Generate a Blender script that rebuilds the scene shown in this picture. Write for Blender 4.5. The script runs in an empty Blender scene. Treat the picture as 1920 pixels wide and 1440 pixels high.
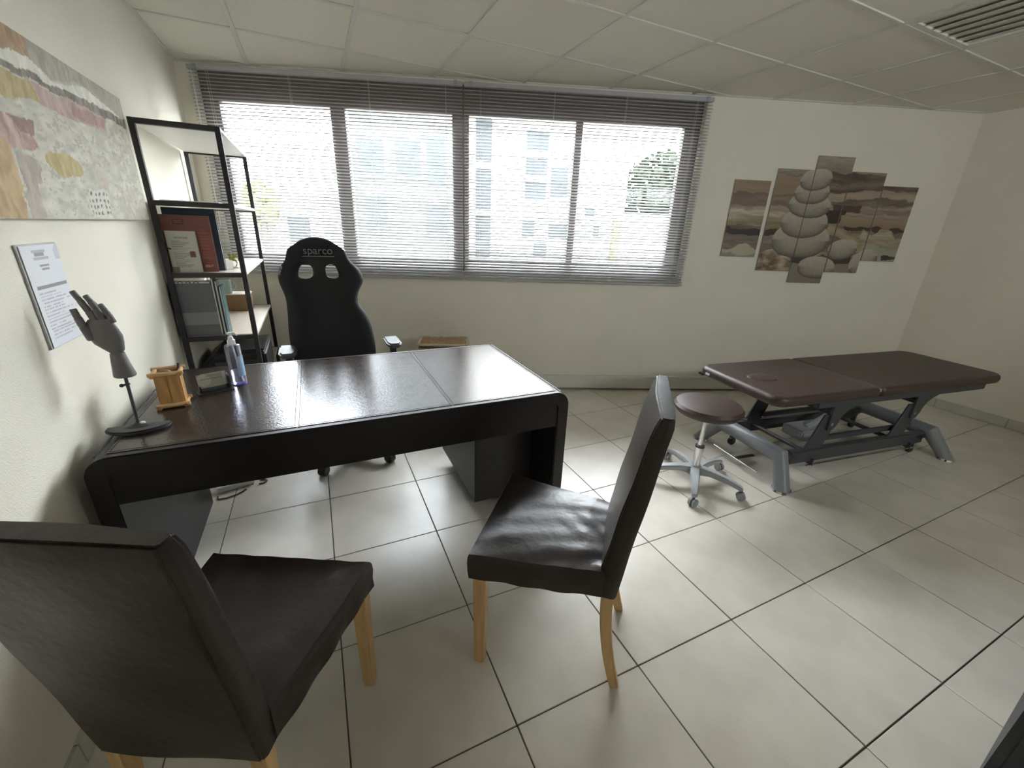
import bpy, bmesh, math, random
import numpy as np
from mathutils import Vector, Matrix
random.seed(7); rng = np.random.default_rng(7)
SC = bpy.context.scene; C = SC.collection; PI = math.pi
# ------------------------------------------------------------------ camera
F, YAW, PITCH, ROLL = 776.94, 0.4431, 0.3577, 0.0382
CAM = Vector((0.0657, -0.6994, 1.3819))
ca, sa, cb, sb = math.cos(YAW), math.sin(YAW), math.cos(PITCH), math.sin(PITCH)
fwd = Vector((sa*cb, ca*cb, -sb)); right = Vector((ca, -sa, 0)); up = right.cross(fwd)
cc, ss = math.cos(ROLL), math.sin(ROLL)
r2 = cc*right + ss*up; u2 = -ss*right + cc*up
cam = bpy.data.cameras.new('camera'); co = bpy.data.objects.new('camera', cam); C.objects.link(co)
m = Matrix((r2, u2, -fwd)).transposed().to_4x4(); m.translation = CAM; co.matrix_world = m
cam.sensor_fit = 'HORIZONTAL'; cam.sensor_width = 36; cam.lens = 36*F/1920; cam.clip_start = 0.02; cam.clip_end = 300
SC.camera = co
# ------------------------------------------------------------------ world, sun, exposure
w = bpy.data.worlds.new('sky'); SC.world = w; w.use_nodes = True
bg = w.node_tree.nodes['Background']; bg.inputs[0].default_value = (0.90, 0.935, 1.0, 1); bg.inputs[1].default_value = 11.0
SC.view_settings.view_transform = 'Standard'; SC.view_settings.look = 'None'; SC.view_settings.gamma = 1
SC.view_settings.use_curve_mapping = False; SC.view_settings.exposure = 1.94
# ------------------------------------------------------------------ room numbers (metres)
XL, XR, YB, ZC = -0.649, 5.075, -1.95, 2.385
WA, WB = Vector((XL, 3.415, 0)), Vector((XR, 1.245, 0))
ANG = math.atan2(WB.y-WA.y, WB.x-WA.x); WU = Vector((math.cos(ANG), math.sin(ANG), 0)); WN = Vector((-WU.y, WU.x, 0))
WLEN = (WB-WA).length
def wally(x): return WA.y + (x-WA.x)*(WB.y-WA.y)/(WB.x-WA.x)
pl_ = bpy.data.lights.new('window_portal', 'AREA'); pl_.shape = 'RECTANGLE'; pl_.size = 3.6; pl_.size_y = 1.2
pl_.cycles.is_portal = True
po = bpy.data.objects.new('window_portal', pl_); C.objects.link(po)
po.location = WA + WU*1.96 + WN*0.20 + Vector((0, 0, 1.65)); po.rotation_euler = (-WN).to_track_quat('-Z', 'Z').to_euler()
pl2 = bpy.data.lights.new('rear_portal', 'AREA'); pl2.shape = 'RECTANGLE'; pl2.size = 1.1; pl2.size_y = .37; pl2.cycles.is_portal = True
po2 = bpy.data.objects.new('rear_portal', pl2); C.objects.link(po2); po2.location = (2.55, YB-.17, 1.985); po2.rotation_euler = Vector((0, 1, 0)).to_track_quat('-Z', 'Z').to_euler()
# ------------------------------------------------------------------ materials
MATS = {}
def mat(name, col, rough=.5, metal=0, var=.08, nscale=8, bump=0, bscale=200, spec=.5, stretch=None, col2=None, coat=0, detail=3, contrast=None):
    if name in MATS: return MATS[name]
    m = bpy.data.materials.new(name); m.use_nodes = True; nt = m.node_tree; N = nt.nodes; K = nt.links
    b = N['Principled BSDF']; b.inputs['Roughness'].default_value = rough; b.inputs['Metallic'].default_value = metal
    b.inputs['Specular IOR Level'].default_value = spec
    if coat: b.inputs['Coat Weight'].default_value = coat; b.inputs['Coat Roughness'].default_value = .15
    tc = N.new('ShaderNodeTexCoord'); mp = N.new('ShaderNodeMapping'); K.new(tc.outputs['Object'], mp.inputs[0])
    if stretch: mp.inputs['Scale'].default_value = stretch
    nz = N.new('ShaderNodeTexNoise'); nz.inputs['Scale'].default_value = nscale; nz.inputs['Detail'].default_value = detail
    K.new(mp.outputs[0], nz.inputs[0])
    rp = N.new('ShaderNodeValToRGB'); c2 = col2 or tuple(min(1, c*(1-var)) for c in col); c1 = col if col2 else tuple(min(1, c*(1+var)) for c in col)
    rp.color_ramp.elements[0].color = (*c2, 1); rp.color_ramp.elements[1].color = (*c1, 1)
    lo, hi = contrast or (.3, .7); rp.color_ramp.elements[0].position = lo; rp.color_ramp.elements[1].position = hi
    K.new(nz.outputs[0], rp.inputs[0]); K.new(rp.outputs[0], b.inputs['Base Color'])
    if bump:
        n2 = N.new('ShaderNodeTexNoise'); n2.inputs['Scale'].default_value = bscale; n2.inputs['Detail'].default_value = 3
        K.new(mp.outputs[0], n2.inputs[0]); bp = N.new('ShaderNodeBump'); bp.inputs['Strength'].default_value = bump; bp.inputs['Distance'].default_value = .004
        K.new(n2.outputs[0], bp.inputs['Height']); K.new(bp.outputs[0], b.inputs['Normal'])
    MATS[name] = m; return m
def glassmat(name, tint, refl=.06, rough=.0):
    m = bpy.data.materials.new(name); m.use_nodes = True; nt = m.node_tree; N = nt.nodes; K = nt.links
    N.remove(N['Principled BSDF']); out = N['Material Output']
    t = N.new('ShaderNodeBsdfTransparent'); t.inputs[0].default_value = (*tint, 1)
    g = N.new('ShaderNodeBsdfGlossy'); g.inputs['Roughness'].default_value = rough
    fr = N.new('ShaderNodeFresnel'); fr.inputs[0].default_value = 1.3
    mx = N.new('ShaderNodeMixShader'); K.new(fr.outputs[0], mx.inputs[0]); K.new(t.outputs[0], mx.inputs[1]); K.new(g.outputs[0], mx.inputs[2]); K.new(mx.outputs[0], out.inputs[0])
    MATS[name] = m; return m
def printmat(name, rough=.6):
    m = bpy.data.materials.new(name); m.use_nodes = True; nt = m.node_tree; b = nt.nodes['Principled BSDF']
    a = nt.nodes.new('ShaderNodeVertexColor'); a.layer_name = 'print'; nt.links.new(a.outputs[0], b.inputs['Base Color'])
    b.inputs['Roughness'].default_value = rough; MATS[name] = m; return m
WALL = mat('wall_paint', (.83, .785, .665), .75, var=.02, nscale=3, bump=.5, bscale=260)
CEILM = mat('ceiling_tile_white', (.79, .755, .65), .85, var=.02, nscale=60, bump=.2, bscale=300)
TBAR = mat('ceiling_bar_white', (.70, .68, .60), .45, var=.02)
TILE = mat('floor_tile_beige', (.67, .62, .535), .33, var=.09, nscale=5, bump=.05, bscale=25, spec=.45, detail=8)
GROUT = mat('grout_dark', (.10, .09, .08), .9)
SKIRT = mat('skirting_tile', (.58, .55, .48), .4, var=.06, nscale=6)
TRUNK = mat('trunking_white', (.70, .69, .63), .5, var=.02)
FRAME = mat('window_frame_mauve', (.20, .16, .15), .45, var=.06)
SLAT = mat('blind_slat_white', (.46, .455, .45), .4, var=.02)
CORD = mat('blind_cord', (.75, .74, .70), .8)
BROWNV = mat('brown_vinyl', (.056, .034, .027), .44, var=.08, nscale=4, bump=.15, bscale=400)
GREYMET = mat('grey_metal', (.24, .25, .26), .42, var=.03, spec=.5)
DKMET = mat('dark_grey_metal', (.055, .055, .06), .4, var=.05)
CHROME = mat('chrome', (.75, .75, .76), .15, 1, var=.02)
GREYPL = mat('grey_plastic', (.36, .37, .37), .5, var=.03)
LEATHER = mat('chair_leather', (.024, .0165, .0145), .34, var=.15, nscale=10, bump=.24, bscale=48, spec=.45)
BEECH = mat('beech_wood', (.66, .43, .20), .45, var=.10, nscale=12, stretch=(6, 6, .6))
WENGE = mat('wenge_wood', (.012, .009, .009), .42, var=.25, nscale=14, stretch=(1, 8, 8), spec=.35)
WENGE2 = mat('wenge_wood_panel', (.026, .023, .024), .45, var=.2, nscale=14, stretch=(8, 8, 1), spec=.4)
DLEATH = mat('desk_leather', (.038, .027, .022), .21, var=.3, nscale=30, bump=.20, bscale=110, spec=.33)
STITCH = mat('stitching', (.020, .016, .014), .8, spec=.1)
BLKMET = mat('black_metal', (.030, .028, .030), .5, var=.05)
OAK = mat('light_oak_board', (.66, .58, .48), .4, col2=(.50, .42, .34), nscale=5, stretch=(1.4, .35, 1), detail=6)
BLACKF = mat('black_fabric', (.014, .014, .015), .75, var=.1, nscale=200, bump=.2, bscale=700)
BLACKP = mat('black_plastic', (.020, .020, .022), .4, var=.05)
PADGREY = mat('armrest_pad', (.10, .105, .115), .5, var=.05)
WHITEP = mat('white_plastic', (.78, .78, .77), .35, var=.01)
PAPER = mat('white_paper', (.80, .80, .80), .7, var=.01)
# ------------------------------------------------------------------ mesh helpers
class B:
    def __init__(s): s.bm = bmesh.new()
    def box(s, x0, y0, z0, x1, y1, z1):
        M = Matrix.Translation(((x0+x1)/2, (y0+y1)/2, (z0+z1)/2)) @ Matrix.Diagonal((abs(x1-x0), abs(y1-y0), abs(z1-z0), 1))
        bmesh.ops.create_cube(s.bm, size=1, matrix=M); return s
    def obox(s, c, size, rot=(0, 0, 0)):
        from mathutils import Euler
        M = Matrix.Translation(c) @ Euler(rot).to_matrix().to_4x4() @ Matrix.Diagonal((*size, 1))
        bmesh.ops.create_cube(s.bm, size=1, matrix=M); return s
    def cyl(s, p0, p1, r0, r1=None, seg=20):
        p0, p1 = Vector(p0), Vector(p1); d = p1-p0; r1 = r0 if r1 is None else r1
        M = Matrix.Translation((p0+p1)/2) @ d.to_track_quat('Z', 'Y').to_matrix().to_4x4()
        bmesh.ops.create_cone(s.bm, cap_ends=True, segments=seg, radius1=r0, radius2=r1, depth=d.length, matrix=M); return s
    def ball(s, c, r, sc=(1, 1, 1), seg=16):
        bmesh.ops.create_uvsphere(s.bm, u_segments=seg, v_segments=seg//2+2, radius=r, matrix=Matrix.Translation(c) @ Matrix.Diagonal((*sc, 1))); return s
    def rings(s, rings, cap=True):
        vs = [[s.bm.verts.new(p) for p in r] for r in rings]; n = len(vs[0])
        for a, b in zip(vs, vs[1:]):
            for i in range(n): s.bm.faces.new((a[i], a[(i+1) % n], b[(i+1) % n], b[i]))
        if cap: s.bm.faces.new(vs[0][::-1]); s.bm.faces.new(vs[-1])
        return s
    def loft(s, secs, seg=16):
        return s.rings([[(cx+rx*math.cos(2*PI*i/seg), cy+ry*math.sin(2*PI*i/seg), cz) for i in range(seg)] for cx, cy, cz, rx, ry in secs])
    def lathe(s, prof, c=(0, 0), seg=28):
        return s.loft([(c[0], c[1], z, max(r, .0005), max(r, .0005)) for r, z in prof], seg)
    def tube(s, pts, r, seg=8):
        pts = [Vector(p) for p in pts]; R = []
        for i, p in enumerate(pts):
            d = (pts[min(i+1, len(pts)-1)]-pts[max(i-1, 0)]).normalized(); q = d.to_track_quat('Z', 'Y')
            rr = r[i] if isinstance(r, (list, tuple)) else r
            R.append([p + q @ Vector((rr*math.cos(2*PI*k/seg), rr*math.sin(2*PI*k/seg), 0)) for k in range(seg)])
        return s.rings(R)
    def prism(s, poly, a0, a1, axis='y'):
        f = {'y': lambda p, t: (p[0], t, p[1]), 'x': lambda p, t: (t, p[0], p[1]), 'z': lambda p, t: (p[0], p[1], t)}[axis]
        return s.rings([[f(p, a0) for p in poly], [f(p, a1) for p in poly]])
    def build(s, name, m, parent=None, bevel=0, smooth=False, seg=2, ang=40, sub=0, recalc=True):
        bm = s.bm
        if recalc: bmesh.ops.recalc_face_normals(bm, faces=bm.faces)
        if bevel:
            ed = [e for e in bm.edges if len(e.link_faces) == 2 and e.calc_face_angle(0) > math.radians(ang)]
            bmesh.ops.bevel(bm, geom=ed, offset=bevel, segments=seg, affect='EDGES', clamp_overlap=True)
        me = bpy.data.meshes.new(name); bm.to_mesh(me); bm.free()
        if smooth or bevel:
            for p in me.polygons: p.use_smooth = True
            me.set_sharp_from_angle(angle=math.radians(38))
        me.materials.append(m); o = bpy.data.objects.new(name, me); C.objects.link(o)
        if parent: o.parent = parent
        if sub: md = o.modifiers.new('sub', 'SUBSURF'); md.levels = md.render_levels = sub
        return o
def empty(name, loc=(0, 0, 0), rz=0):
    o = bpy.data.objects.new(name, None); C.objects.link(o); o.location = loc; o.rotation_euler = (0, 0, rz); o.empty_display_size = .05; return o
def tag(o, label, cat, group=None):
    o['label'] = label; o['category'] = cat
    if group: o['group'] = group
    return o
def struct(o, label=None):
    o['kind'] = 'structure'
    if label: o['label'] = label
    return o
def dup(o, parent=None):
    c = o.copy(); C.objects.link(c); c.parent = parent if parent else o.parent; return c
def at(o, loc): o.location = loc; return o
def text(body, size, name, m, parent, loc, rot, ext=.0006, align='CENTER'):
    cu = bpy.data.curves.new('t', 'FONT'); cu.body = body; cu.size = size; cu.extrude = ext; cu.align_x = align
    to = bpy.data.objects.new('t', cu); C.objects.link(to); dg = bpy.context.evaluated_depsgraph_get(); dg.update()
    me = bpy.data.meshes.new_from_object(to.evaluated_get(dg)); bpy.data.objects.remove(to)
    me.materials.clear(); me.materials.append(m); o = bpy.data.objects.new(name, me); C.objects.link(o); o.parent = parent; o.location = loc; o.rotation_euler = rot; return o
def rrect(x0, z0, x1, z1, r, n=5, corners=(1, 1, 1, 1)):
    P = []
    for k, (cx, cz, a) in enumerate(((x1-r, z1-r, 0), (x0+r, z1-r, 90), (x0+r, z0+r, 180), (x1-r, z0+r, 270))):
        if corners[k]:
            for i in range(n+1): t = math.radians(a+90*i/n); P.append((cx+r*math.cos(t), cz+r*math.sin(t)))
        else: P.append(((x1, z1), (x0, z1), (x0, z0), (x1, z0))[k])
    return P
def clip(poly, a, b, c):     # keep a*x+b*y<=c
    out = []
    for i, p in enumerate(poly):
        q = poly[(i+1) % len(poly)]; dp = a*p[0]+b*p[1]-c; dq = a*q[0]+b*q[1]-c
        if dp <= 0: out.append(p)
        if dp*dq < 0: t = dp/(dp-dq); out.append((p[0]+t*(q[0]-p[0]), p[1]+t*(q[1]-p[1])))
    return out
def room_clip(poly, g=.0):
    for h in ((-1, 0, -(XL+g)), (1, 0, XR-g), (0, -1, -(YB+g)), (WN.x, WN.y, WN.x*WA.x+WN.y*WA.y-g)):
        poly = clip(poly, *h)
        if len(poly) < 3: return []
    return poly
def area(p): return abs(sum(p[i-1][0]*p[i][1]-p[i][0]*p[i-1][1] for i in range(len(p))))/2
# ================================================================== ROOM SHELL
floor = struct(B().prism([(XL-.25, YB-.25), (XR+.25, YB-.25), (XR+.25, wally(XR)+.15), (XL-.25, wally(XL)+.15)], -.25, -.004, 'z').build('floor', GROUT), 'beige stoneware tiled floor with thin dark joints')
TS = .4575; tile_me = None; G = .0022
for i in range(-2, 12):
    for j in range(-6, 9):
        x0, y0 = i*TS+G, j*TS+G; x1, y1 = (i+1)*TS-G, (j+1)*TS-G
        sq = [(x0, y0), (x1, y0), (x1, y1), (x0, y1)]; p = room_clip(sq)
        if len(p) < 3 or area(p) < 2e-4: continue
        full = abs(area(p)-area(sq)) < 1e-7
        if full and tile_me is not None:
            o = bpy.data.objects.new('tile', tile_me); C.objects.link(o); o.parent = floor
        else:
            cx, cy = ((x0+x1)/2, (y0+y1)/2)
            o = B().prism([(a-cx, b-cy) for a, b in p], -.012, 0, 'z').build('tile', TILE, floor, bevel=.0012 if full else 0, seg=1)
            if full: tile_me = o.data
        o.location = ((x0+x1)/2, (y0+y1)/2, random.uniform(-.0004, .0004))
ceil = struct(B().prism([(XL-.25, YB-.25), (XR+.25, YB-.25), (XR+.25, wally(XR)+.3), (XL-.25, wally(XL)+.3)], ZC+.012, ZC+.25, 'z').build('ceiling', CEILM), 'suspended ceiling of square white tiles in a metal grid')
CX0, CY0 = -.196, 2.598
VENT = (5, 3)
ct_me = None
for i in range(-1, 9):
    for j in range(-2, 8):
        x0, x1 = CX0+.6*i+.003, CX0+.6*(i+1)-.003; y1, y0 = CY0-.6*j-.003, CY0-.6*(j+1)+.003
        if (i, j) == VENT: continue
        sq = [(x0, y0), (x1, y0), (x1, y1), (x0, y1)]; p = room_clip(sq, .001)
        if len(p) < 3 or area(p) < 2e-4: continue
        full = abs(area(p)-area(sq)) < 1e-7; cx, cy = (x0+x1)/2, (y0+y1)/2
        if full and ct_me is not None: o = bpy.data.objects.new('ceiling_tile', ct_me); C.objects.link(o); o.parent = ceil
        else:
            o = B().prism([(a-cx, b-cy) for a, b in p], 0, .012, 'z').build('ceiling_tile', CEILM, ceil)
            if full: ct_me = o.data
        o.location = (cx, cy, ZC+random.uniform(.0, .0015))
for i in range(0, 9):
    x = CX0+.6*i
    if x < XR: B().box(x-.012, YB, ZC-.006, x+.012, wally(x)-.01, ZC+.004).build('grid_bar', TBAR, ceil, bevel=.0015, seg=1)
for j in range(-1, 8):
    y = CY0-.6*j
    if y < YB: continue
    xr = XR if y < WB.y else WA.x+(y-WA.y)*(WB.x-WA.x)/(WB.y-WA.y)
    B().box(XL, y-.012, ZC-.0055, xr-.015, y+.012, ZC+.004).build('grid_bar', TBAR, ceil, bevel=.0015, seg=1)
B().box(XL, YB, ZC-.006, XL+.02, WA.y-.01, ZC+.002).build('wall_angle', TBAR, ceil)
B().box(XR-.02, YB, ZC-.006, XR, WB.y-.01, ZC+.002).build('wall_angle', TBAR, ceil)
wroot = None
o = B().box(.015, -.02, ZC-.006, WLEN-.015, 0, ZC+.002).build('wall_angle', TBAR, ceil); o.location = WA; o.rotation_euler = (0, 0, ANG)
# walls
struct(B().box(XL-.2, YB-.2, 0, XL, WA.y+.02, ZC+.01).build('wall_left', WALL), 'pale textured left wall')
struct(B().box(XR, YB-.2, 0, XR+.2, WB.y+.02, ZC+.01).build('wall_right', WALL), 'pale textured right wall')
RX0, RX1, RZ0, RZ1 = 2.0, 3.1, 1.80, 2.17
rw = B(); rw.box(XL-.2, YB-.2, 0, RX0, YB, ZC+.01); rw.box(RX1, YB-.2, 0, XR+.2, YB, ZC+.01); rw.box(RX0, YB-.2, 0, RX1, YB, RZ0); rw.box(RX0, YB-.2, RZ1, RX1, YB, ZC+.01)
struct(rw.build('wall_rear', WALL), 'pale wall behind the camera')
w2 = empty('added_rear_window', ((RX0+RX1)/2, YB, RZ0)); struct(w2, 'small unseen window added behind the camera to brighten the room'); hw2 = (RX1-RX0)/2; hh2 = RZ1-RZ0  # unseen opening added in the rear wall, lets in extra fill daylight
for a, b_, c_, d in ((-hw2, 0, hw2, .05), (-hw2, hh2-.05, hw2, hh2), (-hw2, .05, -hw2+.05, hh2-.05), (hw2-.05, .05, hw2, hh2-.05), (-.03, .05, .03, hh2-.05)): B().box(a, -.14, b_, c_, -.08, d).build('frame', FRAME, w2, bevel=.003)
for a, b_ in ((-hw2+.045, -.025), (.025, hw2-.045)): B().box(a, -.115, .045, b_, -.108, hh2-.045).build('pane', MATS.get('window_glass') or glassmat('window_glass', (.95, .97, .97)), w2)
ww = B(); S0, S1, Z0, Z1 = .115, 3.83, 1.03, 2.365
ww.box(-.2, 0, 0, WLEN+.2, .22, Z0); ww.box(-.2, 0, Z1, WLEN+.2, .22, ZC+.01); ww.box(-.2, 0, Z0, S0, .22, Z1); ww.box(S1, 0, Z0, WLEN+.2, .22, Z1)
o = struct(ww.build('wall_window', WALL), 'pale wall under and beside the wide window'); o.location = WA; o.rotation_euler = (0, 0, ANG)
# skirting
def skirting(name, x, y0, y1, side):
    b = struct(B().box(x, y0, 0, x+side*.008, y1, .078).build(name, GROUT), 'low beige tile skirting')
    y = y0+.02
    while y < y1-.02:
        ye = min(y+TS-.003, y1); B().box(x, y, .002, x+side*.012, ye, .08).build('skirting_tile', SKIRT, b, bevel=.001, seg=1); y += TS
skirting('baseboard_left', XL, -1.93, WA.y-.02, 1); skirting('baseboard_right', XR, -1.93, WB.y-.02, -1)
tr = empty('trim_1', WA, ANG); struct(tr, 'white cable trunking running along the foot of the window wall')
B().box(.03, -.045, .018, 2.2, 0, .135).build('trunking_body', TRUNK, tr, bevel=.004); B().box(2.203, -.045, .018, WLEN-.06, 0, .135).build('trunking_body', TRUNK, tr, bevel=.004)
B().box(.03, -.049, .112, WLEN-.06, 0, .119).build('lid_lip', TRUNK, tr, bevel=.001, seg=1)
# ------------------------------------------------------------------ window
win = empty('window_1', WA, ANG); struct(win, 'wide mauve-brown framed window in four panes')
yf0, yf1 = .05, .11
def fb(n, s0, s1, z0, z1, a=yf0, b=yf1): return B().box(s0, a, z0, s1, b, z1).build(n, FRAME, win, bevel=.004)
fb('frame_top', S0, S1, 2.17, Z1); fb('frame_bottom', S0, S1, Z0, 1.13); fb('frame_side', S0, .225, 1.13, 2.17); fb('frame_side', 3.705, S1, 1.13, 2.17)
fb('mullion', 1.0, 1.105, 1.13, 2.17); fb('mullion', 1.893, 2.02, 1.13, 2.17); fb('mullion', 2.842, 2.898, 1.13, 2.17)
GL = MATS['window_glass']
for a, b in ((.225, 1.0), (1.105, 1.893), (2.02, 2.842), (2.898, 3.705)):
    B().box(a-.005, .077, 1.125, b+.005, .083, 2.175).build('pane', GL, win)
B().box(S0, .0, Z0-.02, S1, .05, Z0+.004).build('sill', WALL, win)
B().box(1.905, .03, 1.55, 1.93, .05, 1.70).build('handle', FRAME, win, bevel=.005)
# ------------------------------------------------------------------ venetian blinds
def slat_mesh(L):
    b = B(); n = 4; top = []; W = .025; til = math.radians(30)
    pr = []
    for k in range(n+1):
        t = -W/2+W*k/n; h = .0016*(1-(2*t/W)**2)
        y = t*math.cos(til)-h*math.sin(til); z = t*math.sin(til)+h*math.cos(til); pr.append((y, z))
    poly = pr+[(y, z-.0004) for y, z in pr[::-1]]
    return b.prism(poly, -L/2, L/2, 'x')
def blind(s0, s1, label, cordside):
    r = empty('venetian_blind', WA+WU*((s0+s1)/2)-WN*.035+Vector((0, 0, .972)), ANG); tag(r, label, 'blind', 'white venetian blinds over the window')
    L = s1-s0; zt = 1.385
    B().box(-L/2, -.018, zt-.028, L/2, .018, zt).build('headrail', SLAT, r, bevel=.003)
    for e in (-1, 1): B().box(e*(L/2-.05)-.012, -.024, zt-.032, e*(L/2-.05)+.012, -.018, zt+.002).build('bracket', GREYPL, r)
    first = None; n = 62; pitch = (zt-.04-.016)/n
    for k in range(n):
        if first is None: o = first = slat_mesh(L).build('slat', SLAT, r, smooth=True)
        else: o = dup(first)
        o.location = (random.uniform(-.002, .002), 0, .020+pitch*k+pitch*.4); o.rotation_euler = (random.uniform(-.03, .03), random.uniform(-.0006, .0006), 0)
        if cordside > 0 and k in (6, 8, 9, 10, 13): o.rotation_euler = (random.uniform(-.35, .35), random.uniform(-.004, .004), 0)
    B().box(-L/2, -.012, 0, L/2, .012, .014).build('bottom_rail', SLAT, r, bevel=.003)
    for x in (-L/2+.12, -L/2+.12+(L-.24)/3, -L/2+.12+2*(L-.24)/3, L/2-.12):
        for y in (-.0135, .0135): B().box(x-.0008, y-.0006, .012, x+.0008, y+.0006, zt-.028).build('ladder_cord', CORD, r)
    xc = cordside*(L/2-.03)
    if cordside > 0:
        for dx in (0, .006): B().cyl((xc+dx+.012, -.022, .07+dx*3), (xc+dx+.012, -.021, zt-.03), .0014, seg=6).build('pull_cord', CORD, r)
        B().cyl((xc+.014, -.022, .035), (xc+.014, -.022, .075), .006, .003, 10).build('cord_tassel', WHITEP, r)
    else:
        B().cyl((xc, -.024, .35), (xc, -.021, zt-.03), .003, seg=8).build('tilt_wand', WHITEP, r)
    return r
blind(.105, 1.975, 'left white venetian blind, above the racing style office chair', -1)
blind(1.987, 3.855, 'right white venetian blind with a pull cord at its end', 1)
# ================================================================== OUTSIDE
XG = -3.2
def fac(s8, z8, D): k = (D+3.594)/11.594; return (2.127+(s8-2.127)*k, 1.382+(z8-1.382)*k)
FACW = mat('facade_white', (.55, .53, .48), .8, spec=0, var=.03, nscale=1)
FACG = mat('facade_grey', (.16, .17, .18), .8, var=.08, nscale=1)
GLSD = mat('facade_glazing', (.030, .034, .036), .6, var=.1, nscale=2, spec=0)
YEL = mat('yellow_paint', (.10, .085, .03), .7, spec=0); ASPH = mat('asphalt', (.22, .22, .21), .9, spec=0); LEAF = mat('tree_leaves', (.022, .028, .018), .8, var=.3, nscale=6, spec=0); BARK = mat('bark', (.07, .05, .04), .9)
g = tag(B().box(-60, .8, XG-.1, 70, 80, XG).build('street_ground', ASPH), 'grey street surface outside the window', 'ground'); g.location = WA; g.rotation_euler = (0, 0, ANG); g['kind'] = 'structure'
D = 12
def building(s0, s1, z1, D, name, label, m, wins, depth=7):
    r = empty(name, WA+WU*0, ANG); tag(r, label, 'building')
    B().box(s0, D, XG, s1, D+depth, z1).build('facade', m, r); B().box(s0-.15, D-.15, z1, s1+.15, D+depth, z1+.25).build('roof_edge', m, r)
    for a, b, c, d in wins:
        B().box(a, D-.03, c, b, D+.05, d).build('window', GLSD, r)
        B().box(a-.06, D-.10, c-.08, b+.06, D-.0, c).build('window_sill', m, r)
        if d-c > 2:
            for q in (1, 2): zz = c+(d-c)*q/3; B().box(a, D-.12, zz-.12, b, D-.03, zz+.06).build('balcony_edge', m, r)
    return r
def R8(s0, z0, s1, z1): a = fac(s0, z0, D); b = fac(s1, z1, D); return (a[0], b[0], a[1], b[1])
building(fac(1.62, 0, D)[0], fac(5.85, 0, D)[0], 8.5, D, 'white_building', 'white apartment building with tall glazed strips seen through the right blind', FACW,
         [R8(1.95, .65, 2.35, 3.95), R8(3.2, 2.1, 3.75, 3.65), R8(3.85, 2.15, 4.3, 2.9), R8(3.17, 1.18, 3.5, 1.63), R8(3.86, 1.2, 4.42, 1.54), R8(3.5, .7, 3.86, 1.09), R8(4.81, 1.74, 5.06, 1.97), R8(5.07, 1.24, 5.31, 1.55)])
D2 = 10
def R9(s0, z0, s1, z1): a = fac(s0, z0, D2); b = fac(s1, z1, D2); return (a[0], b[0], a[1], b[1])
building(fac(-1.05, 0, D2)[0], fac(1.40, 0, D2)[0], 7.5, D2, 'grey_building', 'grey building seen through the left blind beside the central mullion', mat('facade_midgrey', (.060, .062, .060), .8, var=.1, nscale=1.2, spec=0),
         [R9(-.9, 2.5, -.3, 3.3), R9(.0, 2.5, .6, 3.3), R9(.75, 2.3, 1.2, 3.4), R9(-.8, 1.3, -.3, 2.0), R9(.7, 1.2, 1.2, 1.9)])
building(-16, fac(-1.9, 0, 18)[0], 2.6, 18, 'low_house', 'low white house far left beyond the left blind', FACW, [(-10, -9, .4, 1.6), (-7, -6, .4, 1.6)], 5)
gw = tag(B().box(fac(5.3, 0, 9)[0], 9, XG, 24, 9.25, 1.9).build('garden_wall', FACW), 'white garden wall below the tree outside', 'wall'); gw.location = WA; gw.rotation_euler = (0, 0, ANG)
yp = tag(B().box(fac(5.62, 0, 8.6)[0], 8.6, XG, fac(5.82, 0, 8.6)[0], 8.8, 1.7).build('gate_post', YEL), 'yellow gate post in front of the garden wall', 'post'); yp.location = WA; yp.rotation_euler = (0, 0, ANG)
def tree(s, d, zc, rx, rz, label, n=1800, lm=None):
    r = empty('tree', WA+WU*s+WN*d+Vector((0, 0, XG)), 0); tag(r, label, 'tree')
    B().tube([(0, 0, 0), (.1, 0, 2), (0, .1, zc-XG)], [.22, .16, .1], 10).build('trunk', BARK, r)
    for k in range(4): B().tube([(0, 0, zc-XG-1.2), (rx*.5*math.cos(k*1.6), rx*.5*math.sin(k*1.6), zc-XG+.3)], [.08, .03], 8).build('branch', BARK, r)
    b = B()
    for k in range(n):
        v = Vector(rng.normal(size=3)); v = v.normalized()*(rng.random()**.45); c = Vector((v.x*rx, v.y*rx, v.z*rz+zc-XG)); q = Vector(rng.normal(size=3)).normalized(); p = q.orthogonal().normalized()*.14; t = q.cross(p)*.9
        b.bm.faces.new([b.bm.verts.new(c+x) for x in (p, t, -p, -t)])
    b.build('foliage', lm or LEAF, r)['kind'] = 'stuff'
tree(fac(7.0, 0, 15)[0], 15, 3.0, 2.3, 1.6, 'dark leafy tree rising behind the garden wall outside', 2600)
tree(fac(-3.6, 0, 8)[0], 8.5, 1.75, .45, .55, 'small yellowish tree at the far left outside the window', 160, mat('yellow_leaves', (.16, .18, .05), .8, spec=0))
# ================================================================== DESK
DX0, DX1, DY0, DY1, DH = -.603, 1.022, .72, 1.56, .725
dcx, dcy = (DX0+DX1)/2, (DY0+DY1)/2
desk = tag(empty('desk', (dcx, dcy, 0)), 'long dark brown desk with rounded slab ends and a leather inlaid top', 'desk')
x0, x1, y0, y1 = DX0-dcx, DX1-dcx, DY0-dcy, DY1-dcy
def arc(cx, cz, r, a0, a1, n=8): return [(cx+r*math.cos(math.radians(a0+(a1-a0)*i/n)), cz+r*math.sin(math.radians(a0+(a1-a0)*i/n))) for i in range(n+1)]
R_ = .065; T = .055
outer = [(x1, 0)]+arc(x1-R_, DH-R_, R_, 0, 90)+arc(x0+R_, DH-R_, R_, 90, 180)+[(x0, 0)]
inner = [(x0+T, 0)]+arc(x0+T+.02, DH-T-.02, .02, 180, 90, 4)+arc(x1-T-.02, DH-T-.02, .02, 90, 0, 4)+[(x1-T, 0)]
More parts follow.
